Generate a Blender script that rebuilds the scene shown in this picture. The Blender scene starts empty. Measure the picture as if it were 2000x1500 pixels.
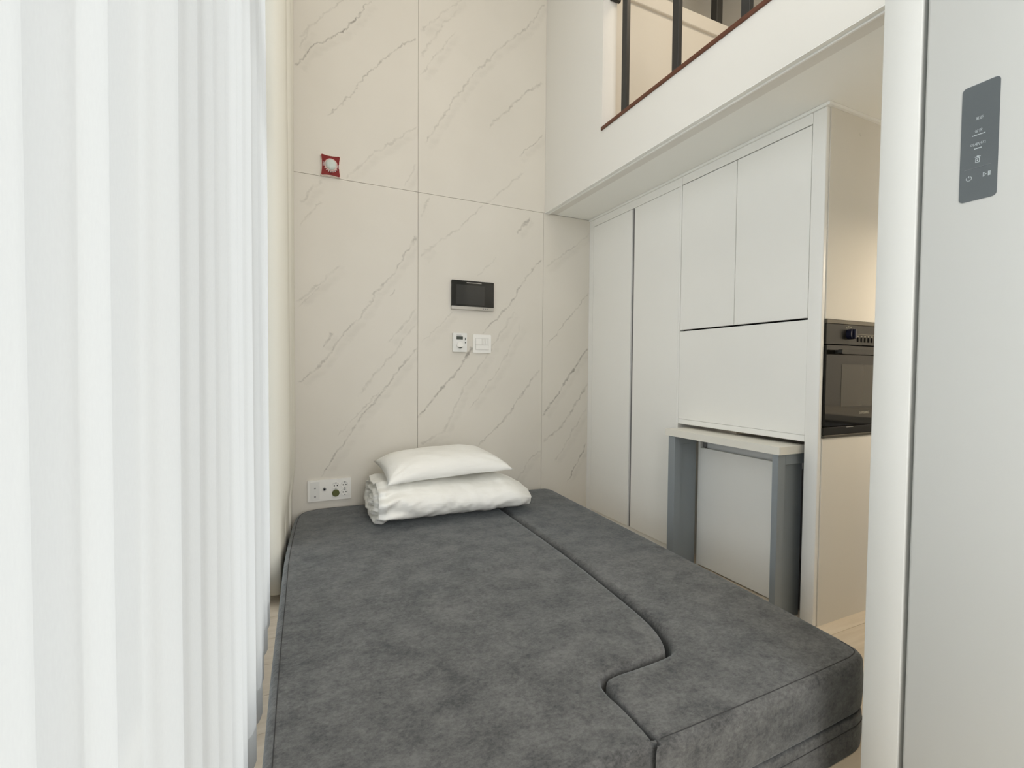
import bpy, bmesh, math, random
from mathutils import Vector, Matrix, noise
from mathutils.geometry import delaunay_2d_cdt
random.seed(7)
S = bpy.context.scene
C = S.collection
PI = math.pi

# ---------------------------------------------------------------- camera
EYE = 1.14
cam = bpy.data.cameras.new('camera'); cam.sensor_fit = 'HORIZONTAL'; cam.sensor_width = 36.0
cam.lens = 36.0 * 925.0 / 2000.0; cam.clip_start = 0.02
camo = bpy.data.objects.new('camera', cam); C.objects.link(camo)
RX = Vector((0.90798716, -0.41891383, 0.00839799))      # camera right in the world
RD = Vector((-0.00523978, -0.03139401, -0.99949335))    # camera down
RF = Vector((0.41896524, 0.90748312, -0.03070037))      # camera forward
M = Matrix.Identity(4)
for i in range(3):
    M[i][0] = RX[i]; M[i][1] = -RD[i]; M[i][2] = -RF[i]
M[0][3], M[1][3], M[2][3] = 0, 0, EYE
camo.matrix_world = M
S.camera = camo

# ---------------------------------------------------------------- world, lamps, exposure
w = bpy.data.worlds.new('sky'); S.world = w; w.use_nodes = True
bg = w.node_tree.nodes['Background']; bg.inputs[0].default_value = (0.93, 0.97, 1.0, 1); bg.inputs[1].default_value = 1.0
S.view_settings.view_transform = 'Standard'; S.view_settings.look = 'None'
S.view_settings.gamma = 1.0; S.view_settings.use_curve_mapping = False
S.view_settings.exposure = 0.55
S.cycles.max_bounces = 10; S.cycles.diffuse_bounces = 6; S.cycles.transparent_max_bounces = 12
S.cycles.transmission_bounces = 8; S.cycles.caustics_reflective = False; S.cycles.caustics_refractive = False
S.cycles.sample_clamp_indirect = 6.0

def area(name, loc, size, power, col, rot=(0, 0, 0), sy=None, shape='RECTANGLE'):
    l = bpy.data.lights.new(name, 'AREA'); l.shape = shape; l.size = size
    if sy: l.size_y = sy
    l.energy = power; l.color = col
    o = bpy.data.objects.new(name, l); C.objects.link(o); o.location = loc; o.rotation_euler = rot
    return o
WARM = (1.0, 0.83, 0.62)
# daylight through the tall window on the left, towards +X
area('window_daylight', (-0.62, 0.9, 1.75), 3.5, 235, (0.94, 0.975, 1.0), (0, -PI/2, 0), 4.2)
# added fill lamp behind the camera, no window modelled there, towards +Y
area('rear_fill', (0.60, -1.5, 1.9), 1.7, 46, (0.98, 0.985, 1.0), (PI/2, 0, 0), 2.3)
# ceiling downlights above the bed and in the loft, lamp over the kitchen worktop
area('ceiling_light_panel', (0.75, 0.9, 4.37), 1.4, 13, (1.0, 0.94, 0.85), sy=3.0)
area('loft_downlight', (2.5, 1.6, 4.36), 0.5, 7, WARM, shape='SQUARE')
area('kitchen_lamp', (2.95, 0.70, 1.86), 0.5, 8, (1.0, 0.84, 0.64), (0, 0, 0), 0.06)

# ---------------------------------------------------------------- materials
def new_mat(name):
    m = bpy.data.materials.new(name); m.use_nodes = True
    return m, m.node_tree.nodes, m.node_tree.links, m.node_tree.nodes['Principled BSDF']
def plain(name, col, rough=0.5, metal=0.0, spec=0.5, bump=None, coat=0.0, vary=0.0, vscale=6.0):
    m, N, L, p = new_mat(name)
    p.inputs['Base Color'].default_value = (*col, 1); p.inputs['Roughness'].default_value = rough
    p.inputs['Metallic'].default_value = metal; p.inputs['Specular IOR Level'].default_value = spec
    p.inputs['Coat Weight'].default_value = coat
    g = N.new('ShaderNodeNewGeometry')
    if vary:
        n = N.new('ShaderNodeTexNoise'); n.inputs['Scale'].default_value = vscale; n.inputs['Detail'].default_value = 4
        L.new(g.outputs['Position'], n.inputs['Vector'])
        r = N.new('ShaderNodeMapRange'); r.inputs[3].default_value = 1 - vary; r.inputs[4].default_value = 1 + vary
        L.new(n.outputs[0], r.inputs[0])
        mx = N.new('ShaderNodeVectorMath'); mx.operation = 'SCALE'; mx.inputs[0].default_value = col
        L.new(r.outputs[0], mx.inputs['Scale']); L.new(mx.outputs[0], p.inputs['Base Color'])
    if bump:
        n = N.new('ShaderNodeTexNoise'); n.inputs['Scale'].default_value = bump[0]; n.inputs['Detail'].default_value = 3
        L.new(g.outputs['Position'], n.inputs['Vector'])
        b = N.new('ShaderNodeBump'); b.inputs['Strength'].default_value = bump[1]; b.inputs['Distance'].default_value = 0.002
        L.new(n.outputs[0], b.inputs['Height']); L.new(b.outputs[0], p.inputs['Normal'])
    return m

WHITE = plain('white_lacquer', (0.87, 0.868, 0.835), 0.42, vary=0.01)
WHITE2 = plain('white_panel_gloss', (0.87, 0.868, 0.84), 0.35)
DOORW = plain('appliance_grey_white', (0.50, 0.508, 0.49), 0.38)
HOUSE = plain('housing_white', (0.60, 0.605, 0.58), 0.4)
PAINT = plain('white_wall_paint', (0.76, 0.745, 0.70), 0.7, bump=(180, 0.05))
PAINTW = plain('cream_wall_paint', (0.71, 0.68, 0.615), 0.75, bump=(180, 0.05))
SOFFIT = plain('soffit_paint', (0.88, 0.88, 0.84), 0.7)
SILL = plain('red_brown_wood', (0.11, 0.035, 0.016), 0.4, vary=0.25, vscale=30)
BLACK = plain('black_powder_coat', (0.022, 0.021, 0.019), 0.45)
DARK = plain('black_and_gap_shade', (0.005, 0.005, 0.005), 0.8, spec=0.1)  # near-black for dark parts, and painted-in shade inside gaps and holes
ALU = plain('grey_aluminium', (0.22, 0.22, 0.22), 0.4, 0.4)
TLEG = plain('blue_grey_metal', (0.27, 0.30, 0.32), 0.42, 0.1)
TTOP = plain('white_table_laminate', (0.79, 0.77, 0.70), 0.4)
HAND = plain('grey_handle_channel', (0.66, 0.67, 0.67), 0.4)
PLASTIC = plain('white_plastic', (0.80, 0.79, 0.75), 0.35)
PLASTICG = plain('off_white_plastic', (0.72, 0.72, 0.69), 0.35)
GLASSB = plain('black_glass', (0.018, 0.018, 0.017), 0.07, spec=0.6)
SILVER = plain('brushed_silver', (0.48, 0.46, 0.42), 0.35, 0.6)
RED = plain('red_plastic', (0.19, 0.006, 0.004), 0.4, spec=0.3)
DOME = plain('clear_dome', (0.55, 0.60, 0.56), 0.15, bump=(220, 0.8))
LETTER = plain('pale_print', (0.62, 0.60, 0.58), 0.6)
OLIVE = plain('olive_plug_cap', (0.085, 0.095, 0.022), 0.5)
LCD = plain('grey_lcd', (0.07, 0.08, 0.07), 0.2)
OVEN = plain('oven_black_glass', (0.008, 0.0075, 0.006), 0.05, spec=0.35)
OVENP = plain('oven_dark_panel', (0.017, 0.016, 0.013), 0.3, spec=0.3)
OVENT = plain('oven_bronze_trim', (0.11, 0.10, 0.08), 0.35, 0.5)
DISP = plain('slate_display_glass', (0.072, 0.085, 0.090), 0.22, spec=0.5)
GLYPH = plain('display_print', (0.42, 0.47, 0.48), 0.6)
GLYPHD = plain('display_faint_line', (0.16, 0.18, 0.185), 0.6)
DUV = plain('white_cotton', (0.90, 0.90, 0.86), 0.85, spec=0.2, bump=(260, 0.08))
def creased():
    m = plain('white_duvet_cotton', (0.85, 0.845, 0.805), 0.85, spec=0.2)
    N, L = m.node_tree.nodes, m.node_tree.links; p = N['Principled BSDF']
    g = N.new('ShaderNodeNewGeometry'); mp = N.new('ShaderNodeMapping')
    mp.inputs['Rotation'].default_value = (0, math.radians(38), 0); mp.inputs['Scale'].default_value = (5, 9, 24)
    n = N.new('ShaderNodeTexNoise'); n.inputs['Scale'].default_value = 1.0; n.inputs['Detail'].default_value = 4; n.inputs['Distortion'].default_value = 0.6
    L.new(g.outputs['Position'], mp.inputs[0]); L.new(mp.outputs[0], n.inputs['Vector'])
    b = N.new('ShaderNodeBump'); b.inputs['Strength'].default_value = 0.35; b.inputs['Distance'].default_value = 0.02
    L.new(n.outputs[0], b.inputs['Height']); L.new(b.outputs[0], p.inputs['Normal'])
    return m
CREASED = creased()
KGREY = plain('kitchen_grey_front', (0.30, 0.30, 0.30), 0.45)
KTOP = plain('kitchen_worktop', (0.62, 0.58, 0.50), 0.35)
WIN = plain('window_frame_beige', (0.62, 0.58, 0.48), 0.4)
OUT = plain('outside_ground', (0.4, 0.4, 0.38), 0.9)

def velvet():
    m, N, L, p = new_mat('charcoal_velvet')
    g = N.new('ShaderNodeNewGeometry')
    mp = N.new('ShaderNodeMapping'); mp.inputs['Scale'].default_value = (1, 1.15, 1.1)
    L.new(g.outputs['Position'], mp.inputs[0])
    a = N.new('ShaderNodeTexNoise'); a.inputs['Scale'].default_value = 9; a.inputs['Detail'].default_value = 9; a.inputs['Roughness'].default_value = 0.82
    b = N.new('ShaderNodeTexNoise'); b.inputs['Scale'].default_value = 75; b.inputs['Detail'].default_value = 6; b.inputs['Roughness'].default_value = 0.8
    mp2 = N.new('ShaderNodeMapping'); mp2.inputs['Scale'].default_value = (1, 1.4, 1.4); L.new(g.outputs['Position'], mp2.inputs[0])
    L.new(mp.outputs[0], a.inputs['Vector']); L.new(mp2.outputs[0], b.inputs['Vector'])
    mx = N.new('ShaderNodeMath'); mx.operation = 'MULTIPLY_ADD'; mx.inputs[1].default_value = 0.75
    L.new(a.outputs[0], mx.inputs[0])
    h = N.new('ShaderNodeMath'); h.operation = 'MULTIPLY'; h.inputs[1].default_value = 0.5; L.new(b.outputs[0], h.inputs[0])
    L.new(h.outputs[0], mx.inputs[2])
    r = N.new('ShaderNodeValToRGB'); e = r.color_ramp.elements
    e[0].position = 0.50; e[0].color = (0.051, 0.051, 0.051, 1)
    e[1].position = 0.74; e[1].color = (0.146, 0.145, 0.141, 1)
    L.new(mx.outputs[0], r.inputs[0]); L.new(r.outputs[0], p.inputs['Base Color'])
    p.inputs['Roughness'].default_value = 0.9; p.inputs['Specular IOR Level'].default_value = 0.15
    p.inputs['Sheen Weight'].default_value = 0.25; p.inputs['Sheen Roughness'].default_value = 0.45
    p.inputs['Sheen Tint'].default_value = (0.85, 0.95, 1.0, 1)
    bp = N.new('ShaderNodeBump'); bp.inputs['Strength'].default_value = 0.25; bp.inputs['Distance'].default_value = 0.003
    L.new(b.outputs[0], bp.inputs['Height']); L.new(bp.outputs[0], p.inputs['Normal'])
    return m
VELVET = velvet()
SEAM = plain('charcoal_piping', (0.035, 0.035, 0.036), 0.9)

def sheer_mat(name, dens):
    m, N, L, p = new_mat(name)
    out = N['Material Output']; N.remove(p)
    t = N.new('ShaderNodeBsdfTranslucent'); t.inputs[0].default_value = (0.294, 0.297, 0.290, 1)
    d = N.new('ShaderNodeBsdfDiffuse'); d.inputs[0].default_value = (0.52, 0.522, 0.505, 1)
    tr = N.new('ShaderNodeBsdfTransparent'); tr.inputs[0].default_value = (0.97, 0.97, 0.96, 1)
    g = N.new('ShaderNodeNewGeometry'); mp = N.new('ShaderNodeMapping'); mp.inputs['Scale'].default_value = (700, 700, 160)
    n = N.new('ShaderNodeTexNoise'); n.inputs['Scale'].default_value = 1.0; n.inputs['Detail'].default_value = 3
    L.new(g.outputs['Position'], mp.inputs[0]); L.new(mp.outputs[0], n.inputs['Vector'])
    r = N.new('ShaderNodeMapRange'); r.inputs[3].default_value = dens[0] - 0.03; r.inputs[4].default_value = dens[0] + 0.03
    L.new(n.outputs[0], r.inputs[0])
    a = N.new('ShaderNodeMixShader'); a.inputs[0].default_value = dens[1]
    L.new(t.outputs[0], a.inputs[1]); L.new(d.outputs[0], a.inputs[2])
    b = N.new('ShaderNodeMixShader'); L.new(r.outputs[0], b.inputs[0]); L.new(tr.outputs[0], b.inputs[1]); L.new(a.outputs[0], b.inputs[2])
    L.new(b.outputs[0], out.inputs[0])
    return m
SHEER = sheer_mat('sheer_white_voile', (0.90, 0.42))
HEM = sheer_mat('sheer_voile_doubled_hem', (0.95, 0.62))
BLACKOUT = plain('beige_blackout_cloth', (0.68, 0.66, 0.585), 0.7, bump=(300, 0.1))

def glass_mat():
    m, N, L, p = new_mat('window_glass')
    out = N['Material Output']; N.remove(p)
    tr = N.new('ShaderNodeBsdfTransparent'); gl = N.new('ShaderNodeBsdfGlossy'); gl.inputs['Roughness'].default_value = 0.02
    fr = N.new('ShaderNodeFresnel'); fr.inputs[0].default_value = 1.45
    mx = N.new('ShaderNodeMixShader'); L.new(fr.outputs[0], mx.inputs[0]); L.new(tr.outputs[0], mx.inputs[1]); L.new(gl.outputs[0], mx.inputs[2])
    L.new(mx.outputs[0], out.inputs[0]); return m
GLASS = glass_mat()

def wood_floor():
    m, N, L, p = new_mat('pale_wood_floor')
    g = N.new('ShaderNodeNewGeometry'); mp = N.new('ShaderNodeMapping'); mp.inputs['Scale'].default_value = (3, 40, 3)
    L.new(g.outputs['Position'], mp.inputs[0])
    n = N.new('ShaderNodeTexNoise'); n.inputs['Scale'].default_value = 1.2; n.inputs['Detail'].default_value = 6
    L.new(mp.outputs[0], n.inputs['Vector'])
    oi = N.new('ShaderNodeObjectInfo')
    ad = N.new('ShaderNodeMath'); ad.operation = 'MULTIPLY_ADD'; ad.inputs[1].default_value = 0.35
    L.new(oi.outputs['Random'], ad.inputs[0]); L.new(n.outputs[0], ad.inputs[2])
    r = N.new('ShaderNodeValToRGB'); e = r.color_ramp.elements
    e[0].position = 0.3; e[0].color = (0.58, 0.49, 0.37, 1); e[1].position = 1.0; e[1].color = (0.74, 0.65, 0.52, 1)
    L.new(ad.outputs[0], r.inputs[0]); L.new(r.outputs[0], p.inputs['Base Color'])
    p.inputs['Roughness'].default_value = 0.4
    return m
FLOORM = wood_floor()
GROUT = plain('floor_joint', (0.30, 0.26, 0.20), 0.8)

def marble(name, veins):
    m, N, L, p = new_mat(name)
    g = N.new('ShaderNodeNewGeometry')
    n1 = N.new('ShaderNodeTexNoise'); n1.inputs['Scale'].default_value = 14; n1.inputs['Detail'].default_value = 6; n1.inputs['Roughness'].default_value = 0.65
    L.new(g.outputs['Position'], n1.inputs['Vector'])
    wob = N.new('ShaderNodeVectorMath'); wob.operation = 'MULTIPLY_ADD'
    sb = N.new('ShaderNodeVectorMath'); sb.operation = 'SUBTRACT'; sb.inputs[1].default_value = (0.5, 0.5, 0.5)
    L.new(n1.outputs[1], sb.inputs[0]); L.new(sb.outputs[0], wob.inputs[0]); wob.inputs[1].default_value = (0.075, 0, 0.075)
    L.new(g.outputs['Position'], wob.inputs[2])
    mpn = N.new('ShaderNodeMapping'); mpn.inputs['Rotation'].default_value = (0, math.radians(50), 0); mpn.inputs['Scale'].default_value = (3, 3, 16)
    L.new(g.outputs['Position'], mpn.inputs[0])
    n2 = N.new('ShaderNodeTexNoise'); n2.inputs['Scale'].default_value = 1.6; n2.inputs['Detail'].default_value = 5
    L.new(mpn.outputs[0], n2.inputs['Vector'])
    brk = N.new('ShaderNodeMapRange'); brk.inputs[1].default_value = 0.36; brk.inputs[2].default_value = 0.62; brk.inputs[3].default_value = 0.25; brk.inputs[4].default_value = 1.1
    L.new(n2.outputs[0], brk.inputs[0])
    acc = None
    for (x0, z0, x1, z1, wd, st) in veins:
        ln = math.hypot(x1-x0, z1-z0); an = math.atan2(z1-z0, x1-x0)
        mp = N.new('ShaderNodeMapping'); mp.vector_type = 'TEXTURE'
        mp.inputs['Location'].default_value = (x0, 0, z0); mp.inputs['Rotation'].default_value = (0, -an, 0)
        mp.inputs['Scale'].default_value = (ln, 1, wd)
        L.new(wob.outputs[0], mp.inputs[0])
        sp = N.new('ShaderNodeSeparateXYZ'); L.new(mp.outputs[0], sp.inputs[0])
        ab = N.new('ShaderNodeMath'); ab.operation = 'ABSOLUTE'; L.new(sp.outputs[2], ab.inputs[0])
        pr = N.new('ShaderNodeMapRange'); pr.interpolation_type = 'SMOOTHERSTEP'; pr.inputs[1].default_value = 0; pr.inputs[2].default_value = 1; pr.inputs[3].default_value = st; pr.inputs[4].default_value = 0
        L.new(ab.outputs[0], pr.inputs[0])
        pp = N.new('ShaderNodeMath'); pp.operation = 'PINGPONG'; pp.inputs[1].default_value = 100.0    # keep values finite
        tt = N.new('ShaderNodeMath'); tt.operation = 'SUBTRACT'; tt.inputs[1].default_value = 0.5; L.new(sp.outputs[0], tt.inputs[0])
        ta = N.new('ShaderNodeMath'); ta.operation = 'ABSOLUTE'; L.new(tt.outputs[0], ta.inputs[0])
        tw = N.new('ShaderNodeMapRange'); tw.inputs[1].default_value = 0.46; tw.inputs[2].default_value = 0.54; tw.inputs[3].default_value = 1; tw.inputs[4].default_value = 0
        L.new(ta.outputs[0], tw.inputs[0])
        N.remove(pp)
        mu = N.new('ShaderNodeMath'); mu.operation = 'MULTIPLY'; L.new(pr.outputs[0], mu.inputs[0]); L.new(tw.outputs[0], mu.inputs[1])
        if acc is None: acc = mu
        else:
            ma = N.new('ShaderNodeMath'); ma.operation = 'MAXIMUM'; L.new(acc.outputs[0], ma.inputs[0]); L.new(mu.outputs[0], ma.inputs[1]); acc = ma
    fm = N.new('ShaderNodeMath'); fm.operation = 'MULTIPLY'; fm.use_clamp = True
    L.new(acc.outputs[0], fm.inputs[0]); L.new(brk.outputs[0], fm.inputs[1])
    # faint clouding of the stone
    n3 = N.new('ShaderNodeTexNoise'); n3.inputs['Scale'].default_value = 2.2; n3.inputs['Detail'].default_value = 3
    L.new(g.outputs['Position'], n3.inputs['Vector'])
    base = N.new('ShaderNodeValToRGB'); e = base.color_ramp.elements
    e[0].position = 0.3; e[0].color = (0.635, 0.602, 0.535, 1); e[1].position = 0.7; e[1].color = (0.665, 0.632, 0.565, 1)
    L.new(n3.outputs[0], base.inputs[0])
    mix = N.new('ShaderNodeMix'); mix.data_type = 'RGBA'
    L.new(fm.outputs[0], mix.inputs['Factor']); L.new(base.outputs[0], mix.inputs['A']); mix.inputs['B'].default_value = (0.27, 0.25, 0.215, 1)
    L.new(mix.outputs['Result'], p.inputs['Base Color'])
    p.inputs['Roughness'].default_value = 0.5
    return m

# ---------------------------------------------------------------- mesh helpers (all in world metres)
def new_bm(): return bmesh.new()
def add_box(bm, x0, x1, y0, y1, z0, z1, bev=0.0, seg=2):
    r = bmesh.ops.create_cube(bm, size=1.0)
    for v in r['verts']:
        v.co = Vector(((x0+x1)/2 + v.co.x*(x1-x0), (y0+y1)/2 + v.co.y*(y1-y0), (z0+z1)/2 + v.co.z*(z1-z0)))
    if bev:
        es = set()
        for v in r['verts']:
            for ed in v.link_edges: es.add(ed)
        bmesh.ops.bevel(bm, geom=list(es), offset=bev, segments=seg, profile=0.5, affect='EDGES', clamp_overlap=True)
    return bm
def box(x0, x1, y0, y1, z0, z1, bev=0.0, seg=2): return add_box(new_bm(), x0, x1, y0, y1, z0, z1, bev, seg)
def add_cyl(bm, c, axis, r, h, seg=24, r2=None, bev=0):
    q = Vector((0, 0, 1)).rotation_difference(Vector(axis)).to_matrix().to_4x4()
    mm = Matrix.Translation(Vector(c)) @ q
    res = bmesh.ops.create_cone(bm, cap_ends=True, segments=seg, radius1=r, radius2=r if r2 is None else r2, depth=h, matrix=mm)
    return bm
def cyl(c, axis, r, h, seg=24, r2=None): return add_cyl(new_bm(), c, axis, r, h, seg, r2)
def add_prism(bm, pts, fn, d):
    """polygon pts (2-D) mapped by fn(u,v,depth) and extruded over depth 0..d"""
    a = [bm.verts.new(fn(u, v, 0)) for u, v in pts]; b = [bm.verts.new(fn(u, v, d)) for u, v in pts]
    n = len(pts); bm.faces.new(a[::-1]); bm.faces.new(b)
    for i in range(n): bm.faces.new((a[i], a[(i+1) % n], b[(i+1) % n], b[i]))
    bmesh.ops.recalc_face_normals(bm, faces=bm.faces); return bm
def rrect(u0, u1, v0, v1, r, n=5):
    out = []
    for cx, cy, a0 in ((u1-r, v0+r, -PI/2), (u1-r, v1-r, 0), (u0+r, v1-r, PI/2), (u0+r, v0+r, PI)):
        for k in range(n+1):
            a = a0 + PI/2*k/n; out.append((cx + r*math.cos(a), cy + r*math.sin(a)))
    return out
def wpos(o):
    v = Vector((0, 0, 0))
    while o is not None: v += o.location; o = o.parent
    return v
def obj(name, bm, m, parent=None, smooth=None, loc=None, label=None):
    """link a bmesh given in world metres as one object; top-level ones get their origin at the base centre"""
    me = bpy.data.meshes.new(name)
    if parent is not None: off = wpos(parent); lo = Vector((0, 0, 0))
    else:
        xs = [v.co for v in bm.verts]
        off = Vector(((min(v.x for v in xs)+max(v.x for v in xs))/2, (min(v.y for v in xs)+max(v.y for v in xs))/2, min(v.z for v in xs))) if loc is None else Vector(loc)
        lo = off
    for v in bm.verts: v.co -= off
    bm.to_mesh(me); bm.free()
    if smooth:
        me.polygons.foreach_set('use_smooth', [True]*len(me.polygons))
        if smooth is not True: me.set_sharp_from_angle(angle=math.radians(smooth))
    me.materials.append(m)
    o = bpy.data.objects.new(name, me); C.objects.link(o); o.location = lo
    if parent is not None: o.parent = parent
    if label: o['label'] = label
    return o
def thing(name, label, cat, loc, group=None):
    o = bpy.data.objects.new(name, None); C.objects.link(o); o.location = loc; o.empty_display_size = 0.1
    o['label'] = label; o['category'] = cat
    if group: o['group'] = group
    return o
def tag(o, label, cat, group=None):
    o['label'] = label; o['category'] = cat
    if group: o['group'] = group
    return o
def struct(name, bm, m, parent=None, **k):
    o = obj(name, bm, m, parent, **k)
    if parent is None: o['kind'] = 'structure'
    return o
def text_bm(body, size, fn):
    cu = bpy.data.curves.new('lettering', 'FONT'); cu.body = body; cu.size = size; cu.align_x = 'CENTER'; cu.align_y = 'CENTER'
    cu.extrude = 0.0; cu.resolution_u = 2
    t = bpy.data.objects.new('lettering', cu); C.objects.link(t)
    dg = bpy.context.evaluated_depsgraph_get(); me = bpy.data.meshes.new_from_object(t.evaluated_get(dg))
    bm = new_bm(); bm.from_mesh(me); bpy.data.objects.remove(t); bpy.data.curves.remove(cu); bpy.data.meshes.remove(me)
    for v in bm.verts: v.co = Vector(fn(v.co.x, v.co.y))
    return bm
def catmull(pts, n=8, closed=False):
    out = []; N_ = len(pts)
    rng = range(N_ if closed else N_-1)
    for i in rng:
        g = (lambda k: pts[k % N_]) if closed else (lambda k: pts[max(0, min(N_-1, k))])
        p0, p1, p2, p3 = (Vector(g(i+k)) for k in (-1, 0, 1, 2))
        for s in range(n):
            t = s/n
            out.append(0.5*((2*p1) + (p2-p0)*t + (2*p0-5*p1+4*p2-p3)*t*t + (3*p1-p0-3*p2+p3)*t**3))
    if not closed: out.append(Vector(pts[-1]))
    return out
def tube(bm, pts, r, seg=6):
    rings = []
    n = len(pts)
    for i, p in enumerate(pts):
        t = (pts[min(n-1, i+1)] - pts[max(0, i-1)]).normalized()
        u = t.cross(Vector((0, 0, 1)));  u = u.normalized() if u.length > 1e-4 else Vector((1, 0, 0)); v = t.cross(u)
        rings.append([bm.verts.new(p + u*r*math.cos(2*PI*k/seg) + v*r*math.sin(2*PI*k/seg)) for k in range(seg)])
    for a, b in zip(rings, rings[1:]):
        for k in range(seg): bm.faces.new((a[k], a[(k+1) % seg], b[(k+1) % seg], b[k]))
    bmesh.ops.recalc_face_normals(bm, faces=bm.faces); return bm

# ================================================================ ROOM SHELL
BY = 3.129          # back wall
ZC = 2.303          # underside of the loft
XF = 1.70           # face of the loft
XC = 2.10           # face of the cabinets
ZT = 4.40           # high ceiling
XR = 3.45; YF = -1.6; XL = -0.34

fl = struct('floor', box(XL-0.15, XR, YF, BY, -0.06, -0.004), GROUT)
pw, pl = 0.19, 1.20
row = 0; y = YF
while y < BY-1e-3:
    y1 = min(y+pw, BY); x = XL - (0.4*row % 1.2)
    while x < XR:
        x0, x1 = max(x, XL), min(x+pl, XR)
        if x1-x0 > 0.02: obj('plank', box(x0+0.0008, x1-0.0008, y+0.0008, y1-0.0008, -0.004, 0.0), FLOORM, fl)
        x += pl
    y += pw; row += 1

struct('ceiling', box(XL-0.15, XR+0.1, YF-0.1, BY+0.1, ZT, ZT+0.1), PAINT)
wb = struct('wall_back', box(XL-0.15, XR+0.1, BY+0.012, BY+0.14, 0, ZT), PAINTW)
V = [[(0.029, 2.926), (0.093, 3.033), (0.219, 3.145), (0.307, 3.223), (0.377, 3.316), (0.401, 3.361), (0.454, 3.433)], [(0.043, 3.093), (0.119, 3.196), (0.199, 3.296), (0.278, 3.382)], [(0.048, 3.032), (0.094, 3.165)], [(0.197, 2.673), (0.286, 2.762), (0.355, 2.872), (0.438, 2.987), (0.522, 3.092), (0.619, 3.189), (0.737, 3.288)], [(0.305, 2.318), (0.469, 2.497), (0.745, 2.723)], [(0.044, 2.127), (0.152, 2.276)], [(0.038, 1.99), (0.152, 2.144)], [(0.771, 3.347), (0.898, 3.485), (1.04, 3.631)], [(0.771, 3.184), (0.898, 3.402), (1.015, 3.556)], [(0.768, 3.061), (0.994, 3.404)], [(0.804, 2.629), (1.018, 2.991), (1.142, 3.173), (1.324, 3.39), (1.53, 3.586), (1.604, 3.688), (1.666, 3.81)], [(1.258, 2.838), (1.507, 3.111), (1.664, 3.238)], [(1.482, 2.67), (1.677, 2.867)], [(0.799, 1.923), (1.022, 2.087), (1.208, 2.278), (1.391, 2.436), (1.512, 2.566)], [(1.475, 2.12), (1.569, 2.243)], [(0.662, 2.328), (0.739, 2.477)], [(0.771, 2.145), (0.832, 2.275)], [(0.03, 1.542), (0.262, 1.769)], [(0.03, 1.509), (0.15, 1.634)], [(0.028, 1.051), (0.154, 1.157), (0.282, 1.35), (0.383, 1.451), (0.49, 1.639), (0.607, 1.78), (0.737, 2.0)], [(0.169, 1.261), (0.213, 1.357)], [(0.571, 1.609), (0.607, 1.648)], [(0.16, 0.481), (0.395, 0.834), (0.5, 0.963), (0.742, 1.276)], [(0.383, 0.975), (0.742, 1.435)], [(0.25, 0.721), (0.5, 0.99)], [(0.565, 1.314), (0.741, 1.537)], [(0.76, 0.808), (0.872, 0.957), (0.98, 1.072), (1.09, 1.214), (1.135, 1.297)], [(0.773, 1.311), (0.988, 1.517)], [(1.215, 1.397), (1.427, 1.615), (1.549, 1.821), (1.679, 1.95)], [(0.778, 0.635), (0.934, 0.711), (1.08, 1.011), (1.231, 1.206), (1.452, 1.554)], [(1.13, 0.867), (1.35, 1.156), (1.511, 1.457)], [(1.181, 0.601), (1.418, 0.811), (1.516, 0.947), (1.667, 1.136)], [(0.771, 1.88), (0.84, 1.952)], [(1.173, 1.788), (1.304, 1.933)], [(1.464, 0.293), (1.605, 0.487), (1.691, 0.535)], [(1.71, 0.801), (1.846, 0.981), (2.106, 1.324)], [(1.726, 1.314), (2.099, 1.739)], [(1.719, 1.901), (2.096, 2.195)], [(1.712, 0.604), (1.881, 0.717), (2.096, 1.031)], [(1.933, 0.288), (2.084, 0.547)], [(1.817, 0.445), (2.08, 0.83)]]
STRONG = {0: 0.85, 3: 0.5, 10: 0.38, 11: 0.4, 12: 0.45, 14: 0.5, 19: 0.42, 20: 0.5, 21: 0.5, 22: 0.55, 26: 0.75, 28: 0.5, 31: 0.45, 35: 0.8, 39: 0.7, 38: 0.45, 36: 0.5}
def veins_in(x0, x1, z0, z1):
    out = []
    for i, pl_ in enumerate(V):
        cx = sum(p[0] for p in pl_)/len(pl_); cz = sum(p[1] for p in pl_)/len(pl_)
        for a, b in zip(pl_, pl_[1:]):
            mx_, mz_ = (a[0]+b[0])/2, (a[1]+b[1])/2
            if not (x0-0.02 <= mx_ <= x1+0.02 and z0-0.05 <= mz_ <= z1+0.05): continue
            st = STRONG.get(i, 0.26)
            out.append((a[0], a[1], b[0], b[1], 0.0075 + 0.005*((i*7) % 3)/2, min(0.9, st*1.1)))
            if (i*3) % 5 < 3: out.append((a[0]+0.03, a[1]-0.02, b[0]+0.03, b[1]-0.02, 0.035, 0.10))
    return out
g2 = 0.0009
seamz = 2.302
for i, (x0, x1, z0, z1) in enumerate(((-0.19, 0.752, 0.0, seamz), (0.752, 1.692, 0.0, seamz), (1.692, 2.62, 0.0, seamz), (-0.19, 0.752, seamz, ZT), (0.752, 1.70, seamz, ZT))):
    obj('marble_panel', box(x0+g2, x1-g2 if x1 < 1.7 else x1, BY, BY+0.012, z0+(g2 if z0 else 0), z1-(g2 if z1 < ZT else 0), 0.0008, 1), marble('veined_marble_panel', veins_in(x0, x1, z0, z1)), wb)

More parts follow.
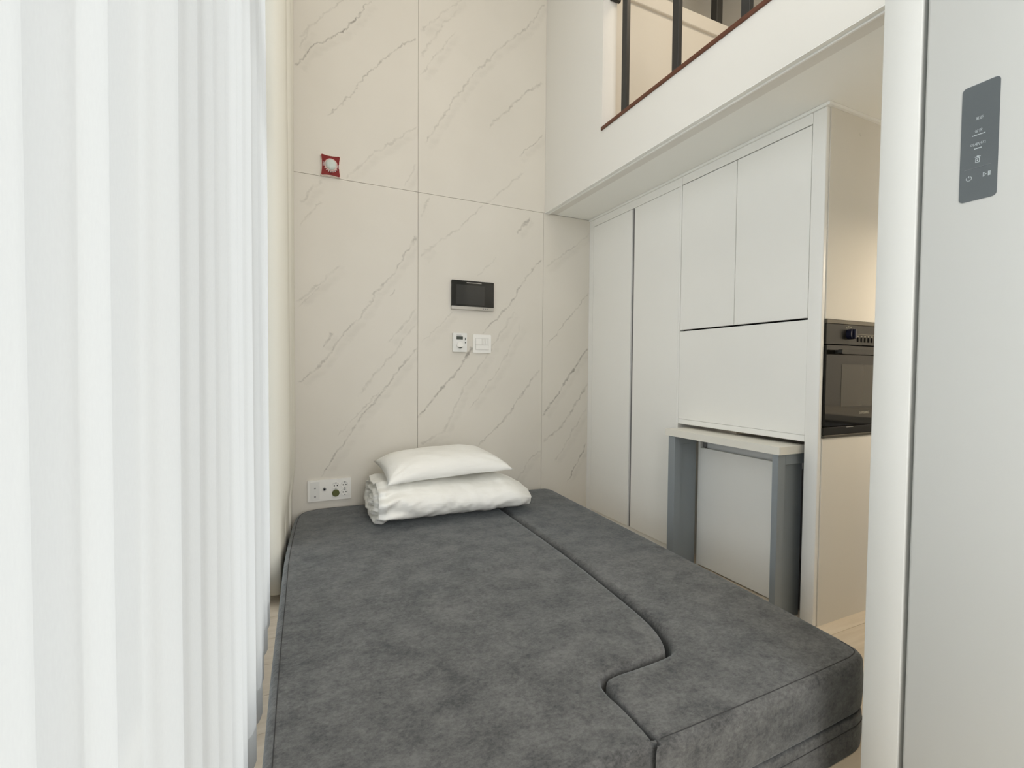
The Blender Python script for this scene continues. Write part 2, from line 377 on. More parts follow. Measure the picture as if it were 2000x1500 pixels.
# left wall with the tall window
bm = new_bm()
WY0, WY1, WZ0, WZ1 = -1.3, 2.85, 0.06, 4.2
add_box(bm, XL-0.15, XL, YF-0.1, WY0, 0, ZT); add_box(bm, XL-0.15, XL, WY1, BY+0.012, 0, ZT)
add_box(bm, XL-0.15, XL, WY0, WY1, 0, WZ0); add_box(bm, XL-0.15, XL, WY0, WY1, WZ1, ZT)
struct('wall_left', bm, PAINT)
bm = new_bm()
for a in (WY0, WY1-0.06): add_box(bm, XL-0.10, XL-0.03, a, a+0.06, WZ0, WZ1, 0.004, 1)
for z in (WZ0, WZ1-0.06, 2.30): add_box(bm, XL-0.10, XL-0.03, WY0+0.06, WY1-0.06, z, z+0.06, 0.004, 1)
ys = [WY0+0.06 + k*(WY1-WY0-0.12)/4 for k in range(5)]
wi = struct('window_1', bm, WIN)
for k in (1, 2, 3):
    for z0, z1 in ((WZ0+0.06, 2.30), (2.36, WZ1-0.06)):
        obj('mullion', box(XL-0.10, XL-0.03, ys[k]-0.03, ys[k]+0.03, z0, z1, 0.004, 1), WIN, wi)
for k in range(4):
    for z0, z1 in ((WZ0+0.06, 2.30), (2.36, WZ1-0.06)):
        obj('pane', box(XL-0.068, XL-0.062, ys[k]+(0.03 if k else 0), ys[k+1]-(0.03 if k < 3 else 0), z0, z1), GLASS, wi)
struct('wall_front', box(XL-0.15, XR+0.1, YF-0.1, YF, 0, ZT), PAINT)
struct('wall_right', box(XR, XR+0.1, YF, BY, 0, ZT), PAINTW)

# the loft: slab, its white face with the opening, wood sill, trims
struct('ceiling', box(XF+0.03, XR, YF, BY, ZC, ZC+0.05), SOFFIT)
struct('wall_loft', box(XF, XF+0.10, YF, BY, ZC-0.0005, 2.586), PAINT)            # fascia below the opening
bm = box(XF, XF+0.10, 2.42, BY, 2.5861, ZT)                                        # wall beside the opening
struct('wall_loft', bm, PAINT)
struct('floor', box(XF+0.10, XR, YF, BY, ZC+0.05, 2.53), FLOORM)                  # loft floor slab
struct('trim_1', box(XF-0.008, XF+0.11, YF, 2.4195, 2.586, 2.607, 0.002, 1), SILL)  # wood cap of the opening
bm = box(XF+0.0005, XF+0.022, YF, BY-0.0005, ZC-0.004, ZC-0.0006)                 # fascia edge strip
struct('trim_2', bm, SOFFIT)
struct('trim_3', box(XF+0.024, XF+0.036, YF, BY-0.0005, ZC-0.009, ZC-0.0001, 0.002, 1), WHITE)
# parapet in the loft, with a moulded cap
pp_ = struct('wall_parapet', box(XF+0.10, XR, 2.62, 2.74, 2.53, 3.60), PAINTW)
struct('trim_4', box(XF+0.10, XR, 2.60, 2.76, 3.60, 3.70, 0.004, 1), PAINTW)
obj('post', box(2.87, 2.93, 2.64, 2.70, 3.70, ZT, 0.004, 1), BLACK, pp_, label='black square post standing on the parapet cap')

# balustrade of the loft opening
bal = thing('loft_balustrade', 'black metal balustrade of slim upright bars above the red-brown wooden loft sill', 'railing', (1.775, 1.0, 2.607))
yb = 2.295
while yb > YF+0.05:
    obj('baluster', box(1.762, 1.788, yb-0.022, yb+0.022, 2.607, 3.389, 0.002, 1), BLACK, bal)
    yb -= 0.412
bm = new_bm(); add_prism(bm, rrect(1.752, 1.806, 3.389, 3.45, 0.008, 3), lambda u, v, d: Vector((u, 2.40-d, v)), 2.40-YF)
obj('handrail', bm, BLACK, bal)
obj('wall_bracket', box(1.744, 1.814, 2.396, 2.4195, 3.368, 3.46, 0.006, 2), BLACK, bal)

# cabinet crown strip under the soffit
bm = box(XC-0.010, XC+0.006, 1.306, BY-0.0005, 2.289, ZC-0.001); add_box(bm, XC+0.0061, 2.74, 1.306, 1.330, 2.289, ZC-0.001)
struct('trim_5', bm, WHITE)

# ================================================================ BUILT-IN CABINETS
D = 0.018     # door thickness
wd = thing('tall_wardrobe', 'tall white two-door fitted wardrobe with a dark handle groove, next to the marble wall', 'wardrobe', (2.4, 2.64, 0))
obj('filler_strip', box(XC, XC+0.02, 3.0745, BY-0.001, 0, 2.2885), WHITE2, wd)
obj('header_panel', box(XC+0.0005, XC+0.0185, 2.1765, 3.0735, 2.2385, 2.2885), WHITE, wd)
obj('door', box(XC, XC+D, 2.6195, 3.0725, 0.06, 2.236, 0.0012, 1), WHITE, wd)
obj('door', box(XC, XC+D, 2.1775, 2.5915, 0.06, 2.236, 0.0012, 1), WHITE, wd)
obj('carcass', box(XC+0.095, 2.62, 2.1765, BY-0.001, 0.0, 2.288), DARK, wd, label='wardrobe carcass coloured near-black for the shade in the groove')
bm = box(XC+0.0125, XC+0.026, 2.6055, 2.6190, 0.06, 2.236); obj('handle_channel', bm, ALU, wd, label='grey aluminium handle channel')
obj('plinth', box(XC+0.01, XC+0.029, 2.1765, 3.0735, 0.0, 0.057), WHITE, wd)

wc = thing('wall_cabinet', 'white two-door upper cabinet with plain panel below, above the pull-out table', 'cabinet', (2.4, 1.77, 0.824))
obj('side_panel', box(XC-0.001, 2.60, 2.1615, 2.1755, 0.0, 2.2885), WHITE2, wc)
obj('header_panel', box(XC+0.0005, XC+0.0185, 1.385, 2.1608, 2.2415, 2.2885), WHITE, wc)
obj('door', box(XC, XC+D, 1.7795, 2.1590, 1.3835, 2.2365, 0.0012, 1), WHITE, wc)
obj('door', box(XC, XC+D, 1.3865, 1.7765, 1.3835, 2.2365, 0.0012, 1), WHITE, wc)
obj('carcass', box(XC+0.03, 2.60, 1.385, 2.1608, 1.378, 2.288), DARK, wc, label='cabinet carcass coloured near-black for the shade in the door gaps')
obj('front_panel', box(XC+0.0012, XC+0.018, 1.385, 2.1608, 0.8535, 1.3745, 0.001, 1), WHITE, wc)
obj('bottom_rail', box(XC, XC+0.03, 1.385, 2.1608, 0.8240, 0.8525, 0.0015, 1), WHITE2, wc)

nb = thing('base_cabinet', 'low white cabinet with grey channel handle, standing behind the pull-out table', 'cabinet', (2.4, 1.77, 0))
obj('side_panel', box(2.160, 2.60, 2.040, 2.056, 0.0, 0.755), WHITE, nb)
obj('door', box(2.154, 2.172, 1.444, 2.037, 0.006, 0.694, 0.0015, 1), WHITE, nb)
bm = box(2.186, 2.193, 1.444, 2.015, 0.68, 0.74); add_box(bm, 2.162, 2.193, 1.444, 2.015, 0.74, 0.746); obj('handle_channel', bm, HAND, nb, label='light grey channel handle')
obj('end_block', box(2.176, 2.193, 2.017, 2.039, 0.695, 0.746), ALU, nb)
obj('carcass', box(2.196, 2.60, 1.444, 2.039, 0.0, 0.755), KGREY, nb)

tb = thing('pull_out_table', 'narrow white-topped table on blue-grey metal legs, slid out below the white cabinet', 'table', (2.06, 1.77, 0))
bm = new_bm(); add_prism(bm, rrect(1.958, 2.150, 1.402, 2.122, 0.014, 4), lambda u, v, d: Vector((u, v, 0.768+d)), 0.036)
obj('table_top', bm, TTOP, tb)
for (xa, xb, ya, yc) in ((1.966, 2.016, 1.412, 1.442), (1.966, 2.016, 2.045, 2.095)):
    obj('leg', box(xa, xb, ya, yc, 0.0, 0.7675, 0.002, 1), TLEG, tb)
obj('rail', box(2.0165, 2.148, 1.412, 1.442, 0.718, 0.7675, 0.002, 1), TLEG, tb)
obj('end_panel', box(2.0165, 2.148, 1.424, 1.436, 0.0, 0.7175), TLEG, tb)
obj('end_panel', box(2.0165, 2.148, 2.062, 2.074, 0.0, 0.7175), TLEG, tb)
obj('rail', box(2.0165, 2.148, 2.055, 2.085, 0.718, 0.7675, 0.002, 1), TLEG, tb)

ot = thing('oven_tower', 'tall white oven tower standing at the end of the cabinet wall', 'cabinet', (2.4, 1.353, 0))
ZO0, ZO1 = 0.846, 1.374
obj('front_edge_panel', box(XC-0.002, XC+0.022, 1.322, 1.384, 0.0, 2.2885, 0.004, 3), WHITE2, ot, smooth=40)
obj('side_panel', box(XC+0.0225, 2.72, 1.318, 1.336, ZO1+0.001, 2.2885), PAINTW, ot)
obj('side_panel', box(XC+0.0225, 2.72, 1.318, 1.336, 0.0, ZO0-0.001), PAINTW, ot)
obj('stile', box(2.706, 2.72, 1.318, 1.336, ZO0, ZO1), PAINTW, ot)
obj('carcass', box(XC+0.025, 2.60, 1.338, 1.3838, 0.0, 0.83), DARK, ot)
obj('carcass', box(XC+0.025, 2.60, 1.338, 1.3838, 1.376, 2.288), DARK, ot)
obj('cover_cap', cyl((2.335, 1.3175, 2.215), (0, 1, 0), 0.008, 0.002, 16), PAINTW, ot)

ov = thing('built_in_oven', 'built-in black glass oven with round dial, set in the tall oven tower', 'oven', (2.405, 1.36, ZO0))
X0, X1 = 2.1235, 2.705
YO = 1.312
obj('body', box(X0+0.002, X1-0.002, YO+0.026, 1.80, ZO0+0.002, ZO1-0.002), DARK, ov)
obj('top_trim', box(X0, X1, YO, YO+0.025, 1.355, ZO1-0.0005, 0.002, 1), OVENT, ov)
obj('bottom_trim', box(X0, X1, YO, YO+0.025, ZO0+0.0005, 0.859, 0.002, 1), OVENT, ov)
obj('control_panel', box(X0, X1, YO+0.002, YO+0.025, 1.2645, 1.3545, 0.001, 1), OVENP, ov)
dr = obj('door', box(X0, X1, YO, YO+0.025, 0.8985, 1.2605, 0.0015, 1), OVEN, ov)
obj('drawer_strip', box(X0, X1, YO+0.001, YO+0.025, 0.8595, 0.8945, 0.0015, 1), OVENP, ov)
hb = new_bm(); add_prism(hb, rrect(2.165, 2.665, 1.220, 1.240, 0.006, 3), lambda u, v, d: Vector((u, YO-0.042+d, v)), 0.018)
for xx in (2.185, 2.63): add_box(hb, xx, xx+0.016, YO-0.024, YO, 1.222, 1.238)
obj('handle', hb, OVENP, ov)
# inner window of the door, a faint lighter rectangle behind the glass
obj('window', box(2.235, 2.62, YO-0.0008, YO-0.0001, 0.985, 1.175), plain('oven_window_tint', (0.035, 0.033, 0.025), 0.06, spec=0.4), dr)
kb = cyl((2.285, YO-0.009, 1.312), (0, 1, 0), 0.024, 0.022, 28); add_box(kb, 2.279, 2.291, YO-0.028, YO-0.019, 1.290, 1.334, 0.002, 1)
obj('dial', kb, plain('dial_blue_black', (0.012, 0.013, 0.03), 0.25), ov, smooth=35)
for k in range(7):
    a = math.radians(150 - 40*k) if k < 4 else math.radians(20 - 0*k)
    if k < 5:
        a = math.radians(125 - 28*k)
        obj('mark', box(2.285+0.034*math.cos(a)-0.003, 2.285+0.034*math.cos(a)+0.003, YO+0.0012, YO+0.0022, 1.312+0.034*math.sin(a)-0.003, 1.312+0.034*math.sin(a)+0.003), plain('oven_print', (0.30, 0.30, 0.22), 0.6), ov)
PRT = plain('oven_button_print', (0.22, 0.21, 0.16), 0.6)
for k in range(6):
    x = 2.352 + 0.027*k
    b = obj('button', box(x-0.004, x+0.004, YO-0.0005, YO+0.0025, 1.279, 1.300, 0.001, 1), DARK, ov)
    obj('mark', box(x-0.006, x+0.006, YO+0.0012, YO+0.0019, 1.303, 1.308), PRT, ov)
obj('mark', box(2.35, 2.50, YO+0.0012, YO+0.0019, 1.3135, 1.3150), PRT, ov)
obj('lettering', text_bm('SAMSUNG', 0.017, lambda u, v: (2.414+u, YO-0.0006, 0.9535+v)), plain('oven_logo', (0.45, 0.43, 0.36), 0.4), dr)
obj('mark', box(2.285, 2.335, YO+0.0002, YO+0.0009, 0.8895, 0.8920), SILVER, ov)

# kitchen run beyond the tower (mirrored in the oven glass)
kc = thing('kitchen_counter', 'kitchen base units with grey drawers and pale worktop, reflected in the oven glass', 'counter', (3.12, 0.2, 0))
obj('carcass', box(2.86, XR-0.001, -0.8, 1.29, 0.08, 0.86), KGREY, kc)
obj('worktop', box(2.82, XR-0.001, -0.8, 1.29, 0.861, 0.90, 0.004, 1), KTOP, kc)
for k in range(3):
    for j, (z0, z1) in enumerate(((0.10, 0.40), (0.41, 0.62), (0.63, 0.85))):
        yy = -0.78 + 0.68*k
        d_ = obj('drawer', box(2.84, 2.859, yy, yy+0.67, z0, z1, 0.002, 1), KGREY, kc)
        obj('handle', box(2.825, 2.84, yy+0.2, yy+0.47, z1-0.06, z1-0.045), SILVER, d_)
obj('plinth', box(2.90, XR-0.001, -0.8, 1.29, 0.0, 0.079), DARK, kc)

# ================================================================ GARMENT CARE CABINET at right
XA = 1.30
hs = thing('appliance_housing', 'tall white housing frame around the garment care cabinet at the right edge', 'cabinet', (1.62, 0.35, 0))
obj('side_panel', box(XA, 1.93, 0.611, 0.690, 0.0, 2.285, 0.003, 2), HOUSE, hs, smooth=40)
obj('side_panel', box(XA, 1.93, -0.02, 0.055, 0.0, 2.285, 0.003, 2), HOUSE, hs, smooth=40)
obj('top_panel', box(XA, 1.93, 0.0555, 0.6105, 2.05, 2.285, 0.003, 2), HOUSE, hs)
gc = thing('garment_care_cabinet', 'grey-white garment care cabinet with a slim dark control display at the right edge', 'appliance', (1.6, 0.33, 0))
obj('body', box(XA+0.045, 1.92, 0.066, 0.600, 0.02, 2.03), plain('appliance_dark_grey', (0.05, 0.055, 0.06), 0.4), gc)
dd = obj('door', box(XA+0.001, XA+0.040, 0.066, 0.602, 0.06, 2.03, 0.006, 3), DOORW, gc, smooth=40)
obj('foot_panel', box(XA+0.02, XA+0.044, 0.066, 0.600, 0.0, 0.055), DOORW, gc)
XD = XA+0.001
fx = lambda dep: (lambda u, v: Vector((XD-dep, u, v)))
bm = new_bm(); add_prism(bm, rrect(0.4735, 0.534, 1.503, 1.7435, 0.008, 5), lambda u, v, d: Vector((XD-0.0008+d*0.5, u, v)), 0.004)
dp = obj('display', bm, DISP, gc, label='slim slate-grey control display with pale symbols')
def disp_text(s, size, y, z): return text_bm(s, size, lambda u, v: (XD-0.0014, y-u, z+v))
def bar(y, z, wy, h): return box(XD-0.0014, XD-0.0010, y-wy/2, y+wy/2, z-h/2, z+h/2)
obj('lettering', disp_text('표준', 0.0072, 0.504, 1.6715), GLYPH, dp)
obj('lettering', disp_text('살균', 0.0072, 0.505, 1.646), GLYPH, dp)
bm = new_bm()
for k in range(7): add_box(bm, XD-0.0014, XD-0.0010, 0.514-0.0031*k-0.0012, 0.514-0.0031*k+0.0012, 1.6372, 1.6388)
obj('lettering', bm, GLYPH, dp)
obj('lettering', disp_text('미세먼지', 0.0068, 0.505, 1.6185), GLYPH, dp)
bm = new_bm()
for k in range(4): add_box(bm, XD-0.0014, XD-0.0010, 0.510-0.0032*k-0.0012, 0.510-0.0032*k+0.0012, 1.6092, 1.6110)
obj('lettering', bm, GLYPH, dp)
bm = new_bm()     # water tank symbol
for (y0, y1, z0, z1) in ((0.5015, 0.5085, 1.5805, 1.5815), (0.5015, 0.5025, 1.5816, 1.5889), (0.5075, 0.5085, 1.5816, 1.5889), (0.5015, 0.5085, 1.5890, 1.5900), (0.5005, 0.5095, 1.5918, 1.5932), (0.5035, 0.5065, 1.5933, 1.5945), (0.5042, 0.5062, 1.5838, 1.5862)):
    add_box(bm, XD-0.0014, XD-0.0010, y0, y1, z0, z1)
obj('tank_symbol', bm, GLYPH, dp)
obj('divider_line', box(XD-0.0014, XD-0.0010, 0.482, 0.526, 1.5700, 1.5706), GLYPHD, dp)
bm = new_bm()     # power symbol
prev = None; K = 22
for k in range(K+1):
    a = math.radians(125) + math.radians(290)*k/K
    q = [bm.verts.new((XD-0.0013, 0.518-r*math.cos(a), 1.551+r*math.sin(a))) for r in (0.0040, 0.0048)]
    if prev: bm.faces.new((prev[0], prev[1], q[1], q[0]))
    prev = q
add_box(bm, XD-0.0014, XD-0.0010, 0.5176, 0.5184, 1.5525, 1.5565)
obj('power_symbol', bm, GLYPH, dp)
bm = new_bm()     # play / pause symbol
tri = [(0.4955, 1.5475), (0.4955, 1.5565), (0.4895, 1.5520)]
inn = [(0.4947, 1.5490), (0.4947, 1.5550), (0.4907, 1.5520)]
a = [bm.verts.new((XD-0.0013, *p)) for p in tri]; b = [bm.verts.new((XD-0.0013, *p)) for p in inn]
for k in range(3): bm.faces.new((a[k], a[(k+1) % 3], b[(k+1) % 3], b[k]))
for y_ in (0.4870, 0.4846): add_box(bm, XD-0.0014, XD-0.0010, y_-0.0006, y_+0.0006, 1.5475, 1.5565)
obj('play_pause_symbol', bm, GLYPH, dp)

# ================================================================ SOFA BED
sb = thing('sofa_bed', 'low charcoal velvet sofa bed of two interlocking cushions, filling the floor', 'sofa bed', (0.8, 1.95, 0))
LEFT = [(-0.074, 0.835), (-0.070, 1.0), (-0.067, 1.152), (-0.0625, 1.505), (-0.052, 1.95), (-0.042, 2.347), (-0.020, 2.70), (-0.004, 2.90), (0.020, 3.02), (0.071, 3.083), (0.189, 3.108), (0.5, 3.085), (0.783, 3.060), (1.05, 3.045), (1.135, 3.040), (1.155, 3.02), (1.160, 2.90), (1.160, 2.497), (1.153, 1.904), (1.132, 1.551), (1.113, 1.31), (1.090, 1.194), (1.052, 1.118), (1.012, 1.097), (0.911, 1.090), (0.817, 1.087), (0.774, 1.070), (0.758, 1.008), (0.758, 0.936), (0.757, 0.870), (0.752, 0.838), (0.728, 0.829), (0.35, 0.828), (-0.050, 0.828)]
RIGHT = [(0.775, 0.812), (1.12, 0.815), (1.45, 0.822), (1.545, 0.828), (1.590, 0.850), (1.606, 0.907), (1.618, 1.067), (1.631, 1.288), (1.647, 1.72), (1.663, 2.188), (1.684, 2.80), (1.688, 2.93), (1.672, 2.985), (1.620, 3.012), (1.40, 3.022), (1.200, 3.030), (1.178, 3.010), (1.176, 2.90), (1.174, 2.497), (1.167, 1.904), (1.147, 1.551), (1.128, 1.30), (1.105, 1.184), (1.062, 1.102), (1.016, 1.083), (0.911, 1.076), (0.820, 1.074), (0.786, 1.060), (0.768, 1.005), (0.7645, 0.936), (0.7640, 0.870), (0.762, 0.825)]
def cw_normals(P):
    n = len(P); out = []
    ar = sum(P[i].x*P[(i+1) % n].y - P[(i+1) % n].x*P[i].y for i in range(n))
    s = 1 if ar > 0 else -1
    for i in range(n):
        t = (P[(i+1) % n]-P[i-1]); t = Vector((t.x, t.y, 0)).normalized(); out.append(Vector((-t.y*s, t.x*s, 0)))   # inward
    return out
def inside(q, poly):
    c = False; j = len(poly)-1
    for i in range(len(poly)):
        a, b = poly[i], poly[j]
        if (a.y > q.y) != (b.y > q.y) and q.x < (b.x-a.x)*(q.y-a.y)/(b.y-a.y)+a.x: c = not c
        j = i
    return c
def cushion(outline, z0, z1, r, rb, dome=0.0):
    P = [Vector((p[0], p[1], 0)) for p in catmull([(a, b, 0) for a, b in outline], 5, True)]
    Nn = cw_normals(P); bm = new_bm(); rings = []
    prof = [(rb, z0)] + [(rb*(1-math.sin(PI/2*k/3)), z0+rb*(1-math.cos(PI/2*k/3))) for k in (1, 2, 3)]
    for f_ in (0.33, 0.66): prof.append((-0.003*math.sin(PI*f_), z0+rb+(z1-r-z0-rb)*f_))
    prof += [(r*(1-math.cos(PI/2*k/5)), z1-r+r*math.sin(PI/2*k/5)) for k in range(6)]
    def tight(p):      # the cushions press together along the short front seam
        if 0.735 < p.x < 0.80 and p.y < 1.05: return 0.25 + 0.75*min(1.0, max(0.0, (p.y-0.97)/0.08))
        return 1.0
    for off, z in prof: rings.append([bm.verts.new(p+q*off*tight(p)+Vector((0, 0, z))) for p, q in zip(P, Nn)])
    n = len(P)
    for a, b in zip(rings, rings[1:]):
        for k in range(n): bm.faces.new((a[k], a[(k+1) % n], b[(k+1) % n], b[k]))
    for ring, flip in ((rings[-1], False), (rings[0], True)):
        b2 = [v.co.xy for v in ring]; zc = ring[0].co.z; pts2 = list(b2)
        if not flip:
            xs = [q.x for q in b2]; ys_ = [q.y for q in b2]; st = 0.035
            gx = min(xs)
            while gx < max(xs):
                gy = min(ys_)
                while gy < max(ys_):
                    q = Vector((gx, gy))
                    if inside(q, b2) and min((q-e).length for e in b2) > 0.02: pts2.append(q)
                    gy += st
                gx += st
        r_ = delaunay_2d_cdt(pts2, [], [list(range(n))], 1, 1e-6)
        vs = []
        for q, orig in zip(r_[0], r_[3]):
            if orig and orig[0] < n: vs.append(ring[orig[0]])
            else: vs.append(bm.verts.new((q.x, q.y, zc + 0.0035*noise.noise(Vector((q.x*3.0, q.y*3.0, 2.0))))))
        for f in r_[2]:
            try: bm.faces.new([vs[i] for i in f])
            except ValueError: pass
    bmesh.ops.recalc_face_normals(bm, faces=bm.faces)
    return bm, P, Nn
for nm, outl, idx in (('l', LEFT, 0), ('r', RIGHT, 1)):
    bm, P, Nn = cushion(outl, 0.118, 0.280, 0.022, 0.008)
    cu = obj('cushion', bm, VELVET, sb, smooth=50)
    bm2, _, _ = cushion(outl, 0.0, 0.112, 0.008, 0.004)
    ba = obj('base_cushion', bm2, VELVET, sb, smooth=50)
    if idx == 0: sel = range(0, 62)
    else: sel = range(0, 26)
    pts = [P[k] + Nn[k]*0.0215 + Vector((0, 0, 0.2795)) for k in sel]
    obj('piping', tube(new_bm(), pts, 0.0016, 6), SEAM, cu, smooth=True)
    if idx == 1:
        pts = [P[k] + Nn[k]*(-0.0015) + Vector((0, 0, 0.083)) for k in range(0, 60)]
        obj('piping', tube(new_bm(), pts, 0.0016, 6), SEAM, ba, smooth=True)

# ================================================================ DUVET AND PILLOW
def nz(v, s=1.0): return noise.noise(v*s)
def duvet():
    bm = new_bm()
    x0, x1, y0, y1, z0, z1 = 0.435, 1.30, 2.478, 3.05, 0.2875, 0.502
    NU, NV = 180, 120; rings = []
    def section(s, th):
        # rounded slab cross-section in (y,z); s = 0..1 along x
        e = 0.86
        c, sn = math.cos(th), math.sin(th)
        yy = (abs(c)**e)*(1 if c > 0 else -1); zz = (abs(sn)**0.90)*(1 if sn > 0 else -1)
        return yy, zz
    def place(s, th, k=1.0, dx=0.0):
        yy, zz = section(s, th)
        # taper of the right end, lump on the left end
        ht = 1.0 - 0.36*max(0, (s-0.80)/0.20)**1.6; hh = (z1-z0)/2*ht*(1+0.05*math.sin(5*s+1))
        wy = (y1-y0)/2*(1-0.10*max(0, (s-0.86)/0.14)**2)*k
        yc = (y0+y1)/2 + 0.02*math.sin(3*s) + (0.03 if s > 0.9 else 0)*((s-0.9)/0.1 if s > 0.9 else 0)
        x = x0 + (x1-x0)*s + dx
        x += 0.03*(zz*-0.5)*(s-0.5)      # lower edge longer
        p = Vector((x, yc + yy*wy, z0 + hh + zz*hh*k))
        return p
    def wrinkle(p, s, th):
        fr = max(0, -math.cos(th))         # front side
        lowf = max(0, -math.sin(th)+0.3)
        d = 0.012*nz(p, 5.0) + 0.008*nz(p+Vector((3, 1, 2)), 13) + 0.0035*nz(p+Vector((1, 5, 2)), 32)
        # diagonal drag creases on the front lower edge
        cr = math.sin((p.x*1.0 - p.z*1.5)*50 + 6*nz(p, 4)) ; d += 0.0060*cr*fr*lowf*(0.15+1.1*abs(nz(p, 4)))*1.5; d += 0.003*math.sin(p.x*95+5*nz(p, 6))*fr*max(0, nz(p+Vector((7, 0, 0)), 3))*2
        # gathered ridges near the left end
        l = max(0, 1-s/0.20); d += 0.016*l*math.sin(th*7 + 5*nz(p, 7)) + 0.010*l*nz(p, 22)
        r = max(0, (s-0.9)/0.1); d += 0.006*r*math.sin(th*11+2*nz(p, 9))
        return d
    for i in range(NU+1):
        s = i/NU; ring = []
        for j in range(NV):
            th = 2*PI*j/NV
            p = place(s, th); c = Vector((p.x, (y0+y1)/2, (z0+z1)/2)); n_ = (p-c).normalized()
            p = p + n_*wrinkle(p, s, th)
            p.z = max(p.z, z0 + 0.0005)
            ring.append(bm.verts.new(p))
        rings.append(ring)
    # end caps: coiled layers
    for end, s in ((0, 0.0), (1, 1.0)):
        base = rings[0] if end == 0 else rings[-1]; prev = base
        sg = -1 if end == 0 else 1
        cy = sum(v.co.y for v in base)/NV; cz = sum(v.co.z for v in base)/NV
        for k in range(1, 15):
            q = 1 - k/15
            bulge = sg*(0.030*math.sqrt(max(0, 1-q**3)) + (0.022 if end == 0 else 0.006)*math.sin(k*1.1))
            ring = []
            for j, v in enumerate(base):
                p = Vector((v.co.x + bulge + 0.012*nz(v.co*1.0+Vector((k*0.3, 0, 0)), 9), cy+(v.co.y-cy)*q, cz+(v.co.z-cz)*q))
                ring.append(bm.verts.new(p))
            for j in range(NV):
                j2 = (j+1) % NV
                bm.faces.new((prev[j], prev[j2], ring[j2], ring[j]))
            prev = ring
        bm.faces.new(prev)
    for a, b in zip(rings, rings[1:]):
        for j in range(NV):
            j2 = (j+1) % NV; bm.faces.new((a[j], a[j2], b[j2], b[j]))
    bmesh.ops.recalc_face_normals(bm, faces=bm.faces)
    return bm
tag(obj('duvet', duvet(), CREASED, smooth=True), 'thick white duvet folded into a roll, lying on the charcoal sofa bed', 'duvet')

def pillow():
    bm = new_bm(); N_ = 44
    FL, FR, BR, BL = Vector((0.450, 2.535, 0.514)), Vector((1.215, 2.59, 0.528)), Vector((1.135, 2.98, 0.577)), Vector((0.435, 2.92, 0.575))
    def pt(u, v, side):
        # pinched corners: edges bow inwards
        uu = u*(1-0.055*(1-v*v)*abs(u)**3); vv = v*(1-0.10*(1-u*u)*abs(v)**3)
        a = (uu+1)/2; b = (vv+1)/2
        p = FL*(1-a)*(1-b) + FR*a*(1-b) + BR*a*b + BL*(1-a)*b
        t = max(0, (1-abs(u)**2.6))**0.50 * max(0, (1-abs(v)**2.8))**0.50
        h = 0.106*t + 0.006 if side > 0 else -0.008*t + 0.006
        w_ = 0.009*nz(p+Vector((side, 0, 0)), 5)*t + 0.005*nz(p, 13)*t + 0.004*math.sin((p.x*0.6+p.y)*55+4*nz(p, 5))*t*max(0, -v)*abs(nz(p+Vector((4, 4, 0)), 5))*2
        # creases radiating from the front corners
        for cx, cv in ((-1, -1), (1, -1), (1, 1), (-1, 1)):
            dd_ = math.hypot(u-cx, (v-cv)); an = math.atan2(v-cv, u-cx)
            w_ += 0.016*math.exp(-(dd_/0.42)**2)*math.sin(an*12)*t
        return p + Vector((0, -0.10*h, h + w_))
    top = [[bm.verts.new(pt(-1+2*i/N_, -1+2*j/N_, 1)) for j in range(N_+1)] for i in range(N_+1)]
    bot = [[top[i][j] if i in (0, N_) or j in (0, N_) else bm.verts.new(pt(-1+2*i/N_, -1+2*j/N_, -1)) for j in range(N_+1)] for i in range(N_+1)]
    for g_, fl_ in ((top, 0), (bot, 1)):
        for i in range(N_):
            for j in range(N_):
                f = (g_[i][j], g_[i+1][j], g_[i+1][j+1], g_[i][j+1]); bm.faces.new(f if not fl_ else f[::-1])
    return bm
tag(obj('pillow', pillow(), CREASED, smooth=True), 'plump white pillow lying on top of the folded white duvet', 'pillow')

